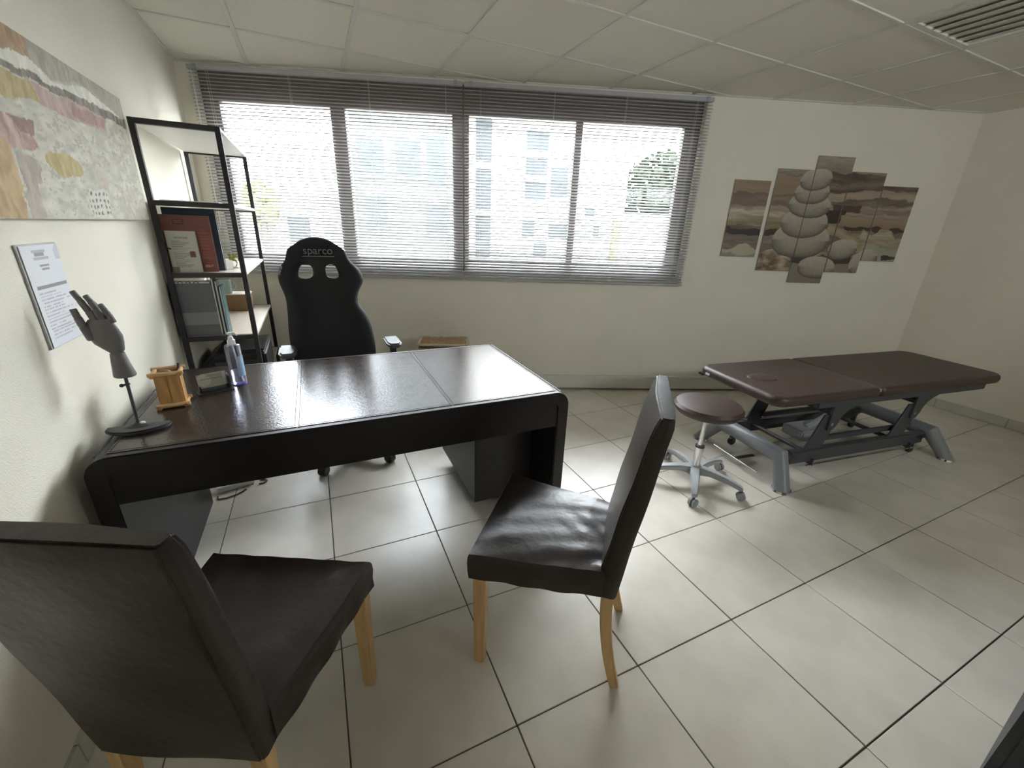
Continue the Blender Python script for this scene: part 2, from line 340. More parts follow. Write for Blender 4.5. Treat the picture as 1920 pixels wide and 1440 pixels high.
B().prism(outer+inner, y0, y1, 'y').build('slab_frame', WENGE, desk, bevel=.004, ang=60)
B().box(x0+T-.002, y0+.006, .562, x1-T+.002, y0+.028, DH-T+.006).build('modesty_panel', WENGE, desk, bevel=.002)
px0, px1, py0, py1 = .664-dcx, DX1-T-dcx, .945-dcy, 1.535-dcy
ped = B().box(px0, py0, .085, px1, py1, DH-T+.002).build('pedestal', WENGE2, desk, bevel=.003)
for k in range(3):
    z = .095+k*.19; d = B().box(px0+.006, py1-.002, z, px1-.006, py1+.018, z+.18).build('drawer', WENGE, desk, bevel=.002); B().box((px0+px1)/2-.06, py1+.018, z+.12, (px0+px1)/2+.06, py1+.03, z+.135).build('handle', CHROME, d, bevel=.003)
pads = ((-.548, -.0505), (-.0495, .4975), (.4985, .967))
for a, b_ in pads:
    o = B().box(a-dcx, y0+.026, DH-.002, b_-dcx, y1-.022, DH+.0022).build('leather_pad', DLEATH, desk, bevel=.0015)
    for q in (a+.006, b_-.006): B().box(q-.0008-dcx, y0+.034, DH+.002, q+.0008-dcx, y1-.03, DH+.0027).build('stitching', STITCH, o)
    for q in (y0+.036, y1-.032): B().box(a+.006-dcx, q-.0008, DH+.002, b_-.006-dcx, q+.0008, DH+.0027).build('stitching', STITCH, o)
for a in (.985,): B().box(a-dcx-.002, y0+.015, DH-.001, a-dcx+.002, y1-.015, DH+.0006).build('edge_inlay', BLKMET, desk)
B().box(-.572-dcx-.002, y0+.015, DH-.001, -.572-dcx+.002, y1-.015, DH+.0006).build('edge_inlay', BLKMET, desk)
# ================================================================== DINING STYLE CHAIRS
def make_chair(x, y, a, label):
    r = tag(empty('upholstered_chair', (x, y, 0), a-PI/2), label, 'chair', 'leather covered visitor chairs')
    wf, wr, dF, hs, hb = .462, .345, .384, .471, .372
    # seat cushion as a wrinkled grid
    b = B(); nx, ny = 26, 24; V = {}
    rn = random.Random(len(label))
    def hgt(u, v):
        e = min(u, 1-u, v*1.0, 1-v); puff = .010*min(1, e/.18)
        wr_ = .0022*math.sin(23*v+5*math.sin(6*u))*max(0, .5-v)*2 + .0016*math.sin(31*u+9*v)*(.3+.7*abs(u-.5)*2)
        return puff+wr_
    def edge(u, v):
        w_ = wr+(wf-wr)*v; return (u-.5)*w_, -.01+(dF+.01)*v
    for i in range(nx+1):
        for j in range(ny+1):
            u, v = i/nx, j/ny; X, Y = edge(u, v); V[i, j] = b.bm.verts.new((X, Y, hs-.008+hgt(u, v)))
    for i in range(nx):
        for j in range(ny): b.bm.faces.new((V[i, j], V[i+1, j], V[i+1, j+1], V[i, j+1]))
    loop = [(i, 0) for i in range(nx)]+[(nx, j) for j in range(ny)]+[(i, ny) for i in range(nx, 0, -1)]+[(0, j) for j in range(ny, 0, -1)]
    prev = [V[k] for k in loop]
    for t, (dz, grow) in enumerate(((-.008, .005), (-.03, .007), (-.06, .006), (hb-hs+.008, .004))):
        cur = []
        for q, k in enumerate(loop):
            p = V[k].co; d = Vector((p.x, p.y-dF/2, 0)); d.normalize(); jig = .0025*math.sin(q*.9+t*2)*(t > 1)
            cur.append(b.bm.verts.new((p.x+d.x*(grow+jig), p.y+d.y*(grow+jig), hs-.008+dz+(.0018*math.sin(q*.33) if t == 3 else 0))))
        for q in range(len(loop)): b.bm.faces.new((prev[q], prev[(q+1) % len(loop)], cur[(q+1) % len(loop)], cur[q]))
        prev = cur
    b.bm.faces.new(prev)
    b.build('seat', LEATHER, r, smooth=True)
    # backrest: sections from bottom to top
    secs = []
    for t in [i/22 for i in range(23)]:
        z = hb-.006+(.968-hb+.006)*t; zz = (z-hs)/(.968-hs)
        yfr = (.010 if zz < -.05 else -.002-.082*max(0, zz)**1.08); th = 0
        yre = -.053-.076*t**1.05; hw = (.172+.008*t)
        if t > .95: k = (t-.95)/.05; yfr -= .006*k; yre += .006*k; hw -= .005*k
        ring = []; n = 9
        for i in range(n): s_ = -1+2*i/(n-1); ring.append((s_*(hw-.006), yfr+.005*(1-s_*s_)-.0015*math.sin(17*t+4*s_), z))
        for i in range(4): s_ = (i+1)/5; ring.append((hw, yfr+(yre-yfr)*s_, z))
        for i in range(n): s_ = 1-2*i/(n-1); ring.append((s_*(hw-.006), yre-.003*(1-s_*s_)+.0012*math.sin(13*t+3*s_), z+(.004*math.sin(3*s_) if t == 0 else 0)))
        for i in range(4): s_ = 1-(i+1)/5; ring.append((-hw, yfr+(yre-yfr)*s_, z))
        secs.append(ring)
    b = B(); b.rings(secs); b.build('backrest', LEATHER, r, smooth=True, ang=30, bevel=.006)
    for e in (-1, 1):
        X = e*(wf/2-.026); Y = dF-.03
        b = B(); b.rings([[(X+sx*h-e*.0, Y+sy*h, z) for sx, sy in ((-1, -1), (1, -1), (1, 1), (-1, 1))] for z, h in ((0, .015), (.02, .0165), (hb+.02, .021))]); b.build('leg', BEECH, r, bevel=.003)
        X = e*(wr/2-.022); ring = []
        for t in [i/8 for i in range(9)]:
            z = (hb+.02)*(1-t); yy = -.03-.062*t**2; h = .019-.004*t; ring.append([(X+sx*h*.9, yy+sy*h, z) for sx, sy in ((-1, -1), (1, -1), (1, 1), (-1, 1))])
        b = B(); b.rings(ring); b.build('leg', BEECH, r, bevel=.003)
    return r
make_chair(.830, .158, 2.423, 'dark leather covered chair seen from its side, between desk and rolling stool')
make_chair(-.266, .079, 1.100, 'dark leather covered chair seen from behind, in the left foreground')
# ================================================================== OFFICE CHAIR
oc = tag(empty('office_chair', (.16, 1.89, 0)), 'black racing style office chair with harness slots, behind the desk', 'chair')
ox, oy = .16, 1.89
rows = [(1.302, -.030, .210), (1.268, -.058, .236), (1.215, -.072, .252), (1.175, -.076, .262), (1.145, -.110, .300), (1.11, -.131, .331), (1.062, -.135, .344), (1.03, -.130, .334), (.99, -.116, .306), (.945, -.108, .292), (.905, -.110, .302), (.87, -.112, .327), (.83, -.115, .348), (.78, -.120, .362), (.70, -.123, .374), (.60, -.118, .378), (.50, -.10, .365)]
b = B(); grid = []
for k, (z, xl, xr_) in enumerate(rows):
    wd = xr_-xl; mid = (xl+xr_)/2; bo = .2*wd if z < 1.15 else .12*wd
    xs = [xl, xl+bo*.45, xl+bo, None, None, mid, None, None, xr_-bo, xr_-bo*.45, xr_]
    sl = {1.145: (-.006, .057, .127, .180), 1.11: (-.016, .057, .127, .190), 1.062: (-.030, .057, .126, .205)}.get(z)
    if sl: xs[3], xs[4], xs[6], xs[7] = sl; xs[5] = .092
    else: xs[4], xs[6] = mid-.09*wd, mid+.09*wd; xs[3], xs[7] = (xs[2]*.45+xs[4]*.55), (xs[8]*.45+xs[6]*.55)
    xs[0] -= .010; xs[-1] += .010; drop = {1.302: .050, 1.268: .030}.get(z, 0)
    lean = (1.29-z)*-.10
    bol = .055*min(1, max(0, (1.26-z)/.12))*(1 if z < 1.2 else .8)
    ys = [.0, -bol, -bol*.35, .012, .016, .016, .016, .012, -bol*.35, -bol, .0]
    grid.append([b.bm.verts.new((x-ox, 2.08+y+lean-oy+.02, z-drop*(2*(x-mid)/wd)**2)) for x, y in zip(xs, ys)])
for k in range(len(rows)-1):
    for i in range(10):
        if rows[k][0] in (1.145, 1.11) and i in (3, 6): continue
        b.bm.faces.new((grid[k][i], grid[k+1][i], grid[k+1][i+1], grid[k][i+1]))
cl_ = b.bm.edges.layers.float.new('crease_edge')
for e in b.bm.edges:
    if len(e.link_faces) == 1 and all(1.0 < v.co.z < 1.2 and abs(v.co.x+.07) < .15 for v in e.verts): e[cl_] = .75
br = b.build('backrest', BLACKF, oc, recalc=False)
md = br.modifiers.new('thick', 'SOLIDIFY'); md.thickness = .055; md.offset = -1; md = br.modifiers.new('sub', 'SUBSURF'); md.levels = md.render_levels = 2
for p in br.data.polygons: p.use_smooth = True
LOGO = mat('logo_grey', (.22, .22, .23), .6)
text('sparco', .060, 'lettering', LOGO, oc, (.097-ox, 2.096-oy, 1.203), (math.radians(84), 0, 0), ext=.012)
B().box(.010-ox, 2.084-oy, 1.1885, .183-ox, 2.106-oy, 1.192).build('logo_underline', LOGO, oc)
text('sparco', .020, 'side_label', LOGO, oc, (-.108-ox, 2.032-oy, 1.112), (math.radians(90), math.radians(-62), math.radians(-25)), ext=.004)
b = B(); b.prism(rrect(-.25, -.25, .25, .25, .07), .43, .50, 'z'); b.build('seat', BLACKF, oc, bevel=.02)
for e in (-1, 1): B().prism(rrect(e*.215-.05, -.23, e*.215+.05, .22, .04), .48, .545, 'z').build('seat_bolster', BLACKF, oc, bevel=.02)
B().prism(rrect(-.14, -.13, .14, .13, .03), .38, .43, 'z').build('seat_mechanism', BLKMET, oc, bevel=.005)
B().box(-.20, .17, .38, .20, .23, .60).build('back_bracket', BLKMET, oc, bevel=.01)
for e, (axp, ayp) in ((-1, (-.128-ox, 1.945-oy)), (1, (.475-ox, 1.995-oy))):
    ar = B().box(axp-.018, ayp-.02, .38, axp+.018, ayp+.03, .652).build('armrest_post', BLACKP, oc, bevel=.006)
    b = B(); b.prism([(axp-.03, ayp-.11), (axp+.03, ayp-.11), (axp+.047, ayp-.06), (axp+.047, ayp+.10), (axp-.047, ayp+.10), (axp-.047, ayp-.06)], .652, .683, 'z'); b.build('armrest_pad', PADGREY, oc, bevel=.01)
    B().box(min(axp, e*.12), ayp-.02, .385, max(axp, e*.12), ayp+.03, .405).build('armrest_arm', BLKMET, oc, bevel=.004)
B().cyl((0, 0, .09), (0, 0, .38), .03, .025).build('gas_lift', BLKMET, oc, smooth=True)
for k in range(5):
    t = math.radians(-124+72*k); d = Vector((math.cos(t), math.sin(t), 0)); e = d*.32; nrm = Vector((-d.y, d.x, 0))
    b = B(); b.rings([[d*.02+nrm*(.035*sx)+Vector((0, 0, .115+.02*sz)) for sx, sz in ((-1, -1), (1, -1), (1, 1), (-1, 1))], [e+nrm*(.02*sx)+Vector((0, 0, .08+.012*sz)) for sx, sz in ((-1, -1), (1, -1), (1, 1), (-1, 1))]]); b.build('base_arm', BLACKP, oc, bevel=.006)
    B().cyl(e+nrm*-.022+Vector((0, 0, .03)), e+nrm*.022+Vector((0, 0, .03)), .03).build('caster', BLACKP, oc, bevel=.003)
    B().cyl(e+Vector((0, 0, .03)), e+Vector((0, 0, .08)), .008).build('caster_stem', BLKMET, oc)
# ================================================================== SHELF RACK
SX0, SX1, SY0, SY1 = -.632, -.275, 2.03, 3.06; scx, scy = (SX0+SX1)/2, (SY0+SY1)/2
rk = tag(empty('shelving_rack', (scx, scy, 0)), 'black tubular metal rack with pale boards in the window corner', 'shelf')
t_ = .024; a0, a1, b0, b1 = SX0-scx, SX1-scx, SY0-scy, SY1-scy
LV = (1.80, 1.452, 1.105, .762, .42, .10)
for yy in (b0, b1-t_):
    for xx in (a0, a1-t_): B().box(xx, yy, 0, xx+t_, yy+t_, 1.80).build('upright', BLKMET, rk, bevel=.0015, seg=1)
    for z in LV[:5]: B().box(a0+t_, yy, z-t_, a1-t_, yy+t_, z).build('end_bar', BLKMET, rk, bevel=.0015, seg=1)
for z in LV: B().box(a0+.004, b0+t_, z-.016, a1-.002, b1-t_, z).build('shelf_board', OAK if z < 1.4 else mat('white_board', (.72, .70, .65), .4, var=.03), rk, bevel=.0015, seg=1)
for z in (1.10, .75): B().box(a0+.002, b0+t_, z-.03, a0+.012, b1-t_, z-.018).build('rear_rail', BLKMET, rk)
# ---- things on the rack
def grid_print(name, w_, h_, res, fn, m, parent, loc, rot):   # w along local x, h along local z, facing -y
    nx, nz = max(1, int(w_/res)), max(1, int(h_/res)); xs = np.linspace(0, w_, nx+1); zs = np.linspace(0, h_, nz+1)
    XX, ZZ = np.meshgrid(xs, zs); vs = np.stack([XX.ravel(), np.zeros(XX.size), ZZ.ravel()], 1)
    idx = np.arange(XX.size).reshape(XX.shape); f = np.stack([idx[:-1, :-1], idx[:-1, 1:], idx[1:, 1:], idx[1:, :-1]], -1).reshape(-1, 4)
    me = bpy.data.meshes.new(name); me.from_pydata(vs.tolist(), [], f.tolist()); col = fn(XX, ZZ).reshape(-1, 3)
    at_ = me.color_attributes.new('print', 'FLOAT_COLOR', 'POINT'); at_.data.foreach_set('color', np.concatenate([np.clip(col, 0, 1)**2.2, np.ones((len(col), 1))], 1).ravel().astype(np.float32))
    me.materials.append(m); o = bpy.data.objects.new(name, me); C.objects.link(o); o.parent = parent; o.location = loc; o.rotation_euler = rot; return o
def vnoise(X, Y, sx, sy, seed=0):
    r = np.random.default_rng(seed); T_ = r.random((64, 64)); x = X*sx; y = Y*sy; xi = np.floor(x).astype(int); yi = np.floor(y).astype(int); fx = x-xi; fy = y-yi
    fx = fx*fx*(3-2*fx); fy = fy*fy*(3-2*fy); g_ = lambda a, b: T_[a % 64, b % 64]
    return (g_(xi, yi)*(1-fx)+g_(xi+1, yi)*fx)*(1-fy)+(g_(xi, yi+1)*(1-fx)+g_(xi+1, yi+1)*fx)*fy
def fbm(X, Y, sx, sy, seed=0, o=4): return sum(vnoise(X, Y, sx*2**k, sy*2**k, seed+k)/2**k for k in range(o))/sum(1/2**k for k in range(o))
def inpoly(X, Y, P):
    r = np.zeros(X.shape, bool)
    for i in range(len(P)):
        (xa, ya), (xb, yb) = P[i-1], P[i]
        if ya == yb: continue
        c = ((ya > Y) != (yb > Y)) & (X < (xb-xa)*(Y-ya)/(yb-ya)+xa); r ^= c
    return r
def rgb(*c): return np.array(c)/255.
PRINT = printmat('printed_surface', .55)
def book(label, x0_, x1_, y0_, th, z0_, h_, m, lean=0, pages=True, cat='book', cover=None, group='books and folders on the rack'):
    r = tag(empty('book', ((x0_+x1_)/2, y0_+th/2, z0_)), label, cat, group); w_ = x1_-x0_
    B().box(-w_/2, -th/2, 0, w_/2, -th/2+.002, h_).build('front_cover', m, r); B().box(-w_/2, th/2-.002, 0, w_/2, th/2, h_).build('back_cover', m, r)
    B().box(-w_/2, -th/2, 0, -w_/2+.002, th/2, h_).build('spine', m, r); B().box(-w_/2+.002, -th/2+.002, .003, w_/2-.003, th/2-.002, h_-.003).build('pages', PAPER, r)
    if cover: grid_print('cover_print', w_, h_, .0022, cover, PRINT, r, (-w_/2, -th/2-.0006, 0), (0, 0, 0))
    if lean: r.rotation_euler = (lean, 0, 0)
    return r
z1s = 1.106
def cov_white(X, Z):
    c = np.ones((*X.shape, 3))*rgb(196, 194, 180)
    for k in range(16):
        z = .155-.0085*k; ln = (np.abs(Z-z) < .0018) & (X > .02) & (X < .06+.045*((k*37) % 10)/10); c[ln] = rgb(150, 150, 140)
    c[(X > .088) & (X < .112) & (Z > .075) & (Z < .112) & ((X-.1)**2+(Z-.09)**2 < .018**2)] = rgb(120, 80, 62); c[(X < .03) & (Z < .028)] = rgb(130, 130, 120); return c
wb = book('white medical booklet standing in front of the red book on the rack', -.605, -.478, 2.072, .018, z1s, .205, mat('booklet_white', (.60, .58, .50), .6), cover=cov_white)
text('MEDECINE', .0125, 'title_lettering', mat('ink_dark', (.05, .05, .05), .7), wb, (.0, -.0105, .168), (PI/2, 0, 0), ext=.0003)
def cov_red(X, Z):
    c = np.ones((*X.shape, 3))*rgb(132, 80, 68); c += (fbm(X, Z, 8, 25, 3)[..., None]-.5)*.14
    c[Z > .235] = rgb(128, 84, 74); fr = (X > .055) & (X < .10) & (Z > .238) & (Z < .262) & ~((X > .058) & (X < .097) & (Z > .241) & (Z < .259)); c[fr] = rgb(100, 56, 50)
    for k in range(9): c[(np.abs(Z-(.07+.016*k)) < .0015) & (X > .14) & (X < .195)] = rgb(158, 96, 84)
    c[(np.abs(Z-.030) < .006) & (X > .155) & (X < .19) & (vnoise(X, Z, 260, 200, 5) > .45)] = rgb(190, 140, 120); return c
book('tall red book leaning upright behind the white booklet', -.622, -.410, 2.098, .022, z1s, .283, mat('book_red', (.21, .075, .055), .5), cover=cov_red)
book('dark teal large book behind the red book', -.615, -.385, 2.150, .030, z1s, .318, mat('book_teal', (.030, .055, .070), .45), cover=lambda X, Z: np.ones((*X.shape, 3))*rgb(52, 66, 76)+(fbm(X, Z, 10, 14, 9)[..., None]-.5)*.12)
gl_ = tag(B().box(-.395, 2.20, z1s, -.352, 2.205, z1s+.055).build('glass_plaque', glassmat('clear_acrylic', (.85, .88, .88))), 'small clear acrylic plaque beside the ornament on the rack', 'plaque')
# small ornament tree
orn = tag(empty('ornament_tree', (-.352, 2.30, z1s)), 'small bonsai style ornament with green and amber leaves on the rack', 'ornament')
B().lathe([(.018, 0), (.018, .006), (.010, .012)]).build('base', WHITEP, orn, smooth=True)
B().tube([(0, 0, .01), (.006, 0, .03), (-.002, 0, .05)], [.005, .004, .003]).build('stem', mat('amber_stem', (.25, .12, .03), .4), orn, smooth=True)
lm1, lm2 = mat('leaf_green_glass', (.30, .32, .06), .3), mat('leaf_amber', (.42, .25, .06), .3)
for k in range(14):
    v = Vector((random.uniform(-.028, .028), random.uniform(-.015, .015), .052+random.uniform(-.008, .026))); b = B(); b.ball(v, .0095, (1, .5, .75), 8); b.build('leaf', lm1 if v.x < 0 else lm2, orn, smooth=True)
# shelf z .762 : folders, box, mug
z2s = .763
gb = tag(empty('ring_binder', (-.548, 2.112, z2s)), 'wide grey binder with paler label band, on the lower rack board', 'binder', 'books and folders on the rack')
GB = mat('binder_grey', (.15, .148, .16), .6, var=.06)
B().box(-.096, -.05, 0, .096, -.047, .285).build('front_cover', GB, gb); B().box(-.096, .035, 0, .096, .038, .285).build('back_cover', GB, gb); B().box(-.096, -.05, 0, -.093, .038, .285).build('spine', GB, gb)
B().box(-.0955, -.0515, .062, .0955, -.0498, .130).build('label_band', mat('band_grey', (.26, .26, .265), .6), gb)
B().box(-.09, -.045, .004, .088, .03, .292).build('paper_stack', PAPER, gb)
for k in range(4): B().tube([(-.075+.035*k+.010*math.cos(q*PI/6), -.048, .285+.010*math.sin(q*PI/6)) for q in range(7)], .0016, 6).build('wire_loop', BLKMET, gb)
for k, (xx, lab, cl, hh) in enumerate(((-.447, 'olive green folder standing right of the grey binder', (.14, .15, .09), .315), (-.432, 'pale translucent folder between the olive and teal folders', (.22, .24, .18), .30), (-.417, 'teal folder at the right end of the folder row', (.035, .10, .11), .27))):
    f_ = tag(empty('folder', (xx, 2.13, z2s)), lab, 'folder', 'books and folders on the rack'); mm = mat('folder%d' % k, cl, .45)
    B().box(-.005, -.07, 0, -.0035, .02, hh).build('front_cover', mm, f_); B().box(.0035, -.07, 0, .005, .02, hh).build('back_cover', mm, f_); B().box(-.0035, -.066, .002, .0035, .018, hh-.006).build('papers', PAPER, f_); B().box(-.005, .019, 0, .005, .021, hh).build('spine', mm, f_)
bx = tag(empty('cardboard_box', (-.465, 2.885, z2s)), 'flat kraft cardboard box with pale lid at the back of the rack', 'box')
B().box(-.088, -.075, 0, .088, .075, .110).build('body', mat('kraft_card', (.30, .19, .09), .8, var=.05), bx, bevel=.001, seg=1); B().box(-.09, -.077, .110, .09, .077, .116).build('lid', mat('pale_card', (.62, .57, .49), .7), bx, bevel=.001, seg=1)
mg = tag(empty('mug', (-.515, 2.86, z2s+.116)), 'pale mint green mug standing on the cardboard box', 'mug'); MINT = mat('mint_glaze', (.38, .50, .46), .3, var=.03)
B().lathe([(.028, 0), (.030, .004), (.031, .1), (.028, .1), (.027, .01), (.001, .01)]).build('cup', MINT, mg, smooth=True)
B().tube([(.030, 0, .085), (.052, 0, .078), (.056, 0, .05), (.048, 0, .03), (.029, 0, .022)], .005, 8).build('handle', MINT, mg, smooth=True)
pp = tag(B().box(-.60, 2.10, 1.453, -.35, 2.42, 1.458).build('paper_sheets', PAPER), 'thin stack of white papers lying on the second rack board', 'papers'); 
hp = tag(B().tube([(-.637+.03, 2.018, 1.27), (-.606, 2.012, 1.262), (-.598, 2.012, 1.25), (-.604, 2.012, 1.238), (-.594, 2.01, 1.232), (-.578, 2.008, 1.226)], .0035, 6).build('earphone_cable', BLACKP, smooth=True), 'small black tangled cable hanging on the rack upright', 'cable')
# printer
pr = tag(empty('printer', (-.44, 2.45, .421)), 'black inkjet printer on the low rack board behind the desk', 'printer')
b = B(); b.prism([(-.19, 0), (.165, 0), (.165, .17), (.14, .185), (-.10, .185), (-.19, .11)], -.21, .21, 'y'); b.build('body', BLACKP, pr, bevel=.01)
B().box(-.06, -.20, .186, .16, .19, .196).build('scanner_lid', mat('printer_lid', (.03, .03, .032), .25), pr, bevel=.004)
B().obox((.02, -.222, .10), (.26, .02, .07), (-.3, 0, 0)).build('control_panel', mat('printer_panel', (.012, .012, .014), .2), pr, bevel=.004)
for k in range(3): B().obox((.09+.018*k, -.234, .10), (.008, .003, .006), (-.3, 0, 0)).build('button', GREYPL, pr)
B().box(-.14, -.26, .02, .12, -.20, .032).build('output_tray', BLACKP, pr, bevel=.003)
# ================================================================== DESK THINGS
# wooden mannequin hand
HG = mat('hand_grey_wood', (.16, .148, .145), .55, var=.06, nscale=30)
hd = tag(empty('mannequin_hand', (-.512, .905, DH)), 'grey wooden mannequin hand on a stand at the desk corner', 'figure'); hz = lambda x, z, y=0: (x+.512, y+.012, z-DH)
b = B(); b.prism([(.085*math.cos(math.radians(180+180*i/20)), .055*math.sin(math.radians(180+180*i/20))-.0) for i in range(21)]+[(.085, .012), (-.085, .012)], .003, .016, 'z'); b.build('base', BLKMET, hd, bevel=.005)
B().loft([(0, -.010, .014, .045, .022), (0, -.006, .020, .02, .012), (0, -.002, .026, .009, .009)]).build('base_collar', BLKMET, hd, smooth=True)
B().ball((.012, -.004, .024), .007, (1.3, 1, .7)).build('white_cap', WHITEP, hd, smooth=True)
B().cyl((0, 0, .02), (-.001, .012, .19), .0048).build('rod', DKMET, hd, smooth=True)
B().cyl((-.014, .008, .152), (.006, .008, .156), .0035, seg=10).ball((-.015, .008, .152), .006).build('set_screw', DKMET, hd, smooth=True)
B().loft([(.0, .012, .180, .0275, .024), (.0, .012, .186, .0285, .025), (-.002, .012, .22, .023, .021), (-.003, .012, .258, .018, .016)]).build('wrist', HG, hd, smooth=True, bevel=.002)
b = B(); b.loft([(-.002, .012, .254, .012, .011), (-.004, .012, .266, .022, .015), (-.013, .012, .288, .035, .018), (-.017, .012, .310, .0405, .019), (-.020, .012, .330, .038, .017), (-.022, .012, .350, .033, .014), (-.020, .012, .362, .026, .011)], 20); b.build('palm', HG, hd, smooth=True)
def finger(pts, r):
    f_ = None
    for k in range(len(pts)-1):
        a_, b_ = Vector(pts[k]), Vector(pts[k+1]); ln = b_-a_; rr = r*(1-.10*k)
        q = B(); q.tube([a_-ln*.04, a_+ln*.05, a_+ln*.5, a_+ln*.93, a_+ln*1.0], [rr*.85, rr, rr*.98, rr*.95, rr*.8], 12); o = q.build('finger' if f_ is None else 'finger_segment', HG, f_ or hd, smooth=True)
        if f_ is None: f_ = o
finger([hz(-.541, 1.078), hz(-.550, 1.112), hz(-.560, 1.145, -.004), hz(-.569, 1.172, -.008)], .0096)
finger([hz(-.526, 1.083), hz(-.533, 1.118, .002), hz(-.539, 1.140, .0), hz(-.545, 1.158, -.004)], .0096)
finger([hz(-.516, 1.083, .008), hz(-.526, 1.108, .012), hz(-.533, 1.124, .010), hz(-.538, 1.136, .006)], .0090)
finger([hz(-.502, 1.076), hz(-.508, 1.100, .0), hz(-.513, 1.118, -.004), hz(-.516, 1.132, -.010)], .0088)
finger([hz(-.560, 1.030, -.008), hz(-.567, 1.070, -.014), hz(-.573, 1.098, -.014), hz(-.578, 1.122, -.012)], .0112)
# pencil holder of wooden sticks
ST = mat('stick_wood', (.52, .29, .10), .5, var=.18, nscale=14, stretch=(5, 5, .8)); ST2 = mat('stick_wood_pale', (.66, .43, .20), .5, var=.15, nscale=20)
ph = tag(empty('pencil_holder', (-.462, 1.105, DH), .12), 'wooden stick pencil holder on the desk near the wall', 'pencil holder'); q_ = .034
for k in range(4):
    a_ = k*PI/2; dx, dy = math.cos(a_), math.sin(a_); tx, ty = -dy, dx
    for e in (-.5, .5):
        c_ = Vector((dx*q_+tx*q_*e*1.0, dy*q_+ty*q_*e*1.0, .066)); B().obox(c_, (.007, q_*.98, .126), (0, 0, a_)).build('slat', ST, ph, bevel=.0025)
    for z in (.009, .128):
        zz = z+(.0035 if k % 2 else 0); c_ = Vector((dx*(q_+.004), dy*(q_+.004), zz)); o = B(); t3 = Vector((tx, ty, 0)); o.cyl(c_-t3*.05, c_+t3*.05, .0075, seg=12).build('rim_stick', ST2 if k % 2 else ST, ph, bevel=.0015)
B().box(-q_, -q_, .002, q_, q_, .006).build('bottom', ST, ph)
pb = tag(B().cyl((-.452, 1.11, DH+.008), (-.430, 1.128, DH+.152), .0035, seg=8).build('pen', BLACKP), 'dark pen poking out of the wooden pencil holder', 'pen')
er = tag(B().ball((-.470, 1.105, DH+.118), .022, (1.1, 1, .9)).build('wooden_ball', mat('brown_ball', (.20, .09, .06), .5), smooth=True), 'brown rounded knob inside the wooden pencil holder', 'knob')
# business card holder
ch = tag(empty('card_holder', (-.352, 1.208, DH), .36), 'black card holder with business cards beside the bottle', 'card holder')
B().prism(rrect(-.060, -.030, .060, .030, .008), .002, .006, 'z').build('base', BLACKP, ch, bevel=.001, seg=1); B().obox((0, .016, .034), (.105, .003, .062), (-.25, 0, 0)).build('back_plate', BLACKP, ch, bevel=.001, seg=1)
B().box(.046, -.012, .004, .052, .022, .056).build('side_wall', BLACKP, ch, bevel=.001); B().box(-.052, -.006, .004, -.046, .02, .030).build('side_wall', BLACKP, ch, bevel=.001); B().box(-.05, -.016, .004, .05, -.013, .012).build('front_lip', BLACKP, ch, bevel=.001)
def cov_card(X, Z):
    c = np.ones((*X.shape, 3))*rgb(150, 152, 142); d = (X-.020)**2+(Z-.03)**2; c[d < .024**2] = rgb(178, 180, 168)
    c[(np.abs(Z-.034) < .0012) & (X > .01)] = rgb(105, 105, 98); c[(np.abs(Z-.045+.1*(X-.04)**2*9) < .001) & (X > .03)] = rgb(120, 120, 112); return c
for k in range(2):
    cd = tag(empty('business_card', Vector((-.352, 1.208, DH)), .36), ('rear business card just showing behind the front one in the holder', 'front pale business card with a light circle in the holder')[k], 'card', 'business cards in the holder')
    yy, zz, xx = .004-.006*k, .022, (.004, -.010)[k]
    o = B().box(-.0425, -.0003, 0, .0425, .0003, .054).build('card_sheet', mat('card_paper', (.48, .48, .43), .6), cd); o.location = (xx, yy, zz); o.rotation_euler = (-.25, 0, 0)
    if k: grid_print('card_print', .085, .054, .0012, cov_card, PRINT, cd, (-.0425+xx, yy-.0006, zz), (-.25, 0, 0))
# sanitiser bottle
sbm = bpy.data.materials.new('bottle_plastic'); sbm.use_nodes = True; bb = sbm.node_tree.nodes['Principled BSDF']; bb.inputs['Base Color'].default_value = (.78, .80, .97, 1); bb.inputs['Transmission Weight'].default_value = .92; bb.inputs['Roughness'].default_value = .06; bb.inputs['IOR'].default_value = 1.2
bt = tag(empty('pump_bottle', (-.277, 1.268, DH+.002)), 'clear violet tinted hand gel bottle with white pump', 'bottle')
B().lathe([(.026, 0), (.0285, .004), (.0285, .164), (.0265, .170), (.013, .174)]).build('bottle_body', sbm, bt, smooth=True, ang=60)
B().lathe([(.0255, .0015), (.0255, .006)]).build('gel_residue', mat('violet_gel', (.22, .20, .62), .2), bt, smooth=True)
B().lathe([(.0145, .170), (.0145, .190), (.010, .193), (.0085, .205)]).build('pump_collar', WHITEP, bt, smooth=True)
B().lathe([(.0045, .20), (.0045, .212), (.011, .214), (.011, .220), (.006, .223)]).tube([(.0, 0, .217), (.018, -.006, .217), (.026, -.009, .212)], [.006, .005, .004]).build('pump_head', WHITEP, bt, smooth=True)
B().cyl((0, 0, .172), (.012, .004, .010), .003, seg=10).build('dip_tube', WHITEP, bt, smooth=True)
def cov_lab(X, Z): c = np.ones((*X.shape, 3))*rgb(200, 205, 225); c[(Z > .055)] = rgb(60, 140, 200); return c
b = B(); n = 10
for i in range(n):
    a_, b_ = (math.radians(-75+75*i/n), math.radians(-75+75*(i+1)/n))
    b.bm.faces.new([b.bm.verts.new((.029*math.cos(t), .029*math.sin(t), z)) for t, z in ((a_, .04), (b_, .04), (b_, .125), (a_, .125))])
b.build('label', mat('label_blue', (.10, .36, .62), .4, col2=(.55, .62, .75), nscale=12), bt, smooth=True)
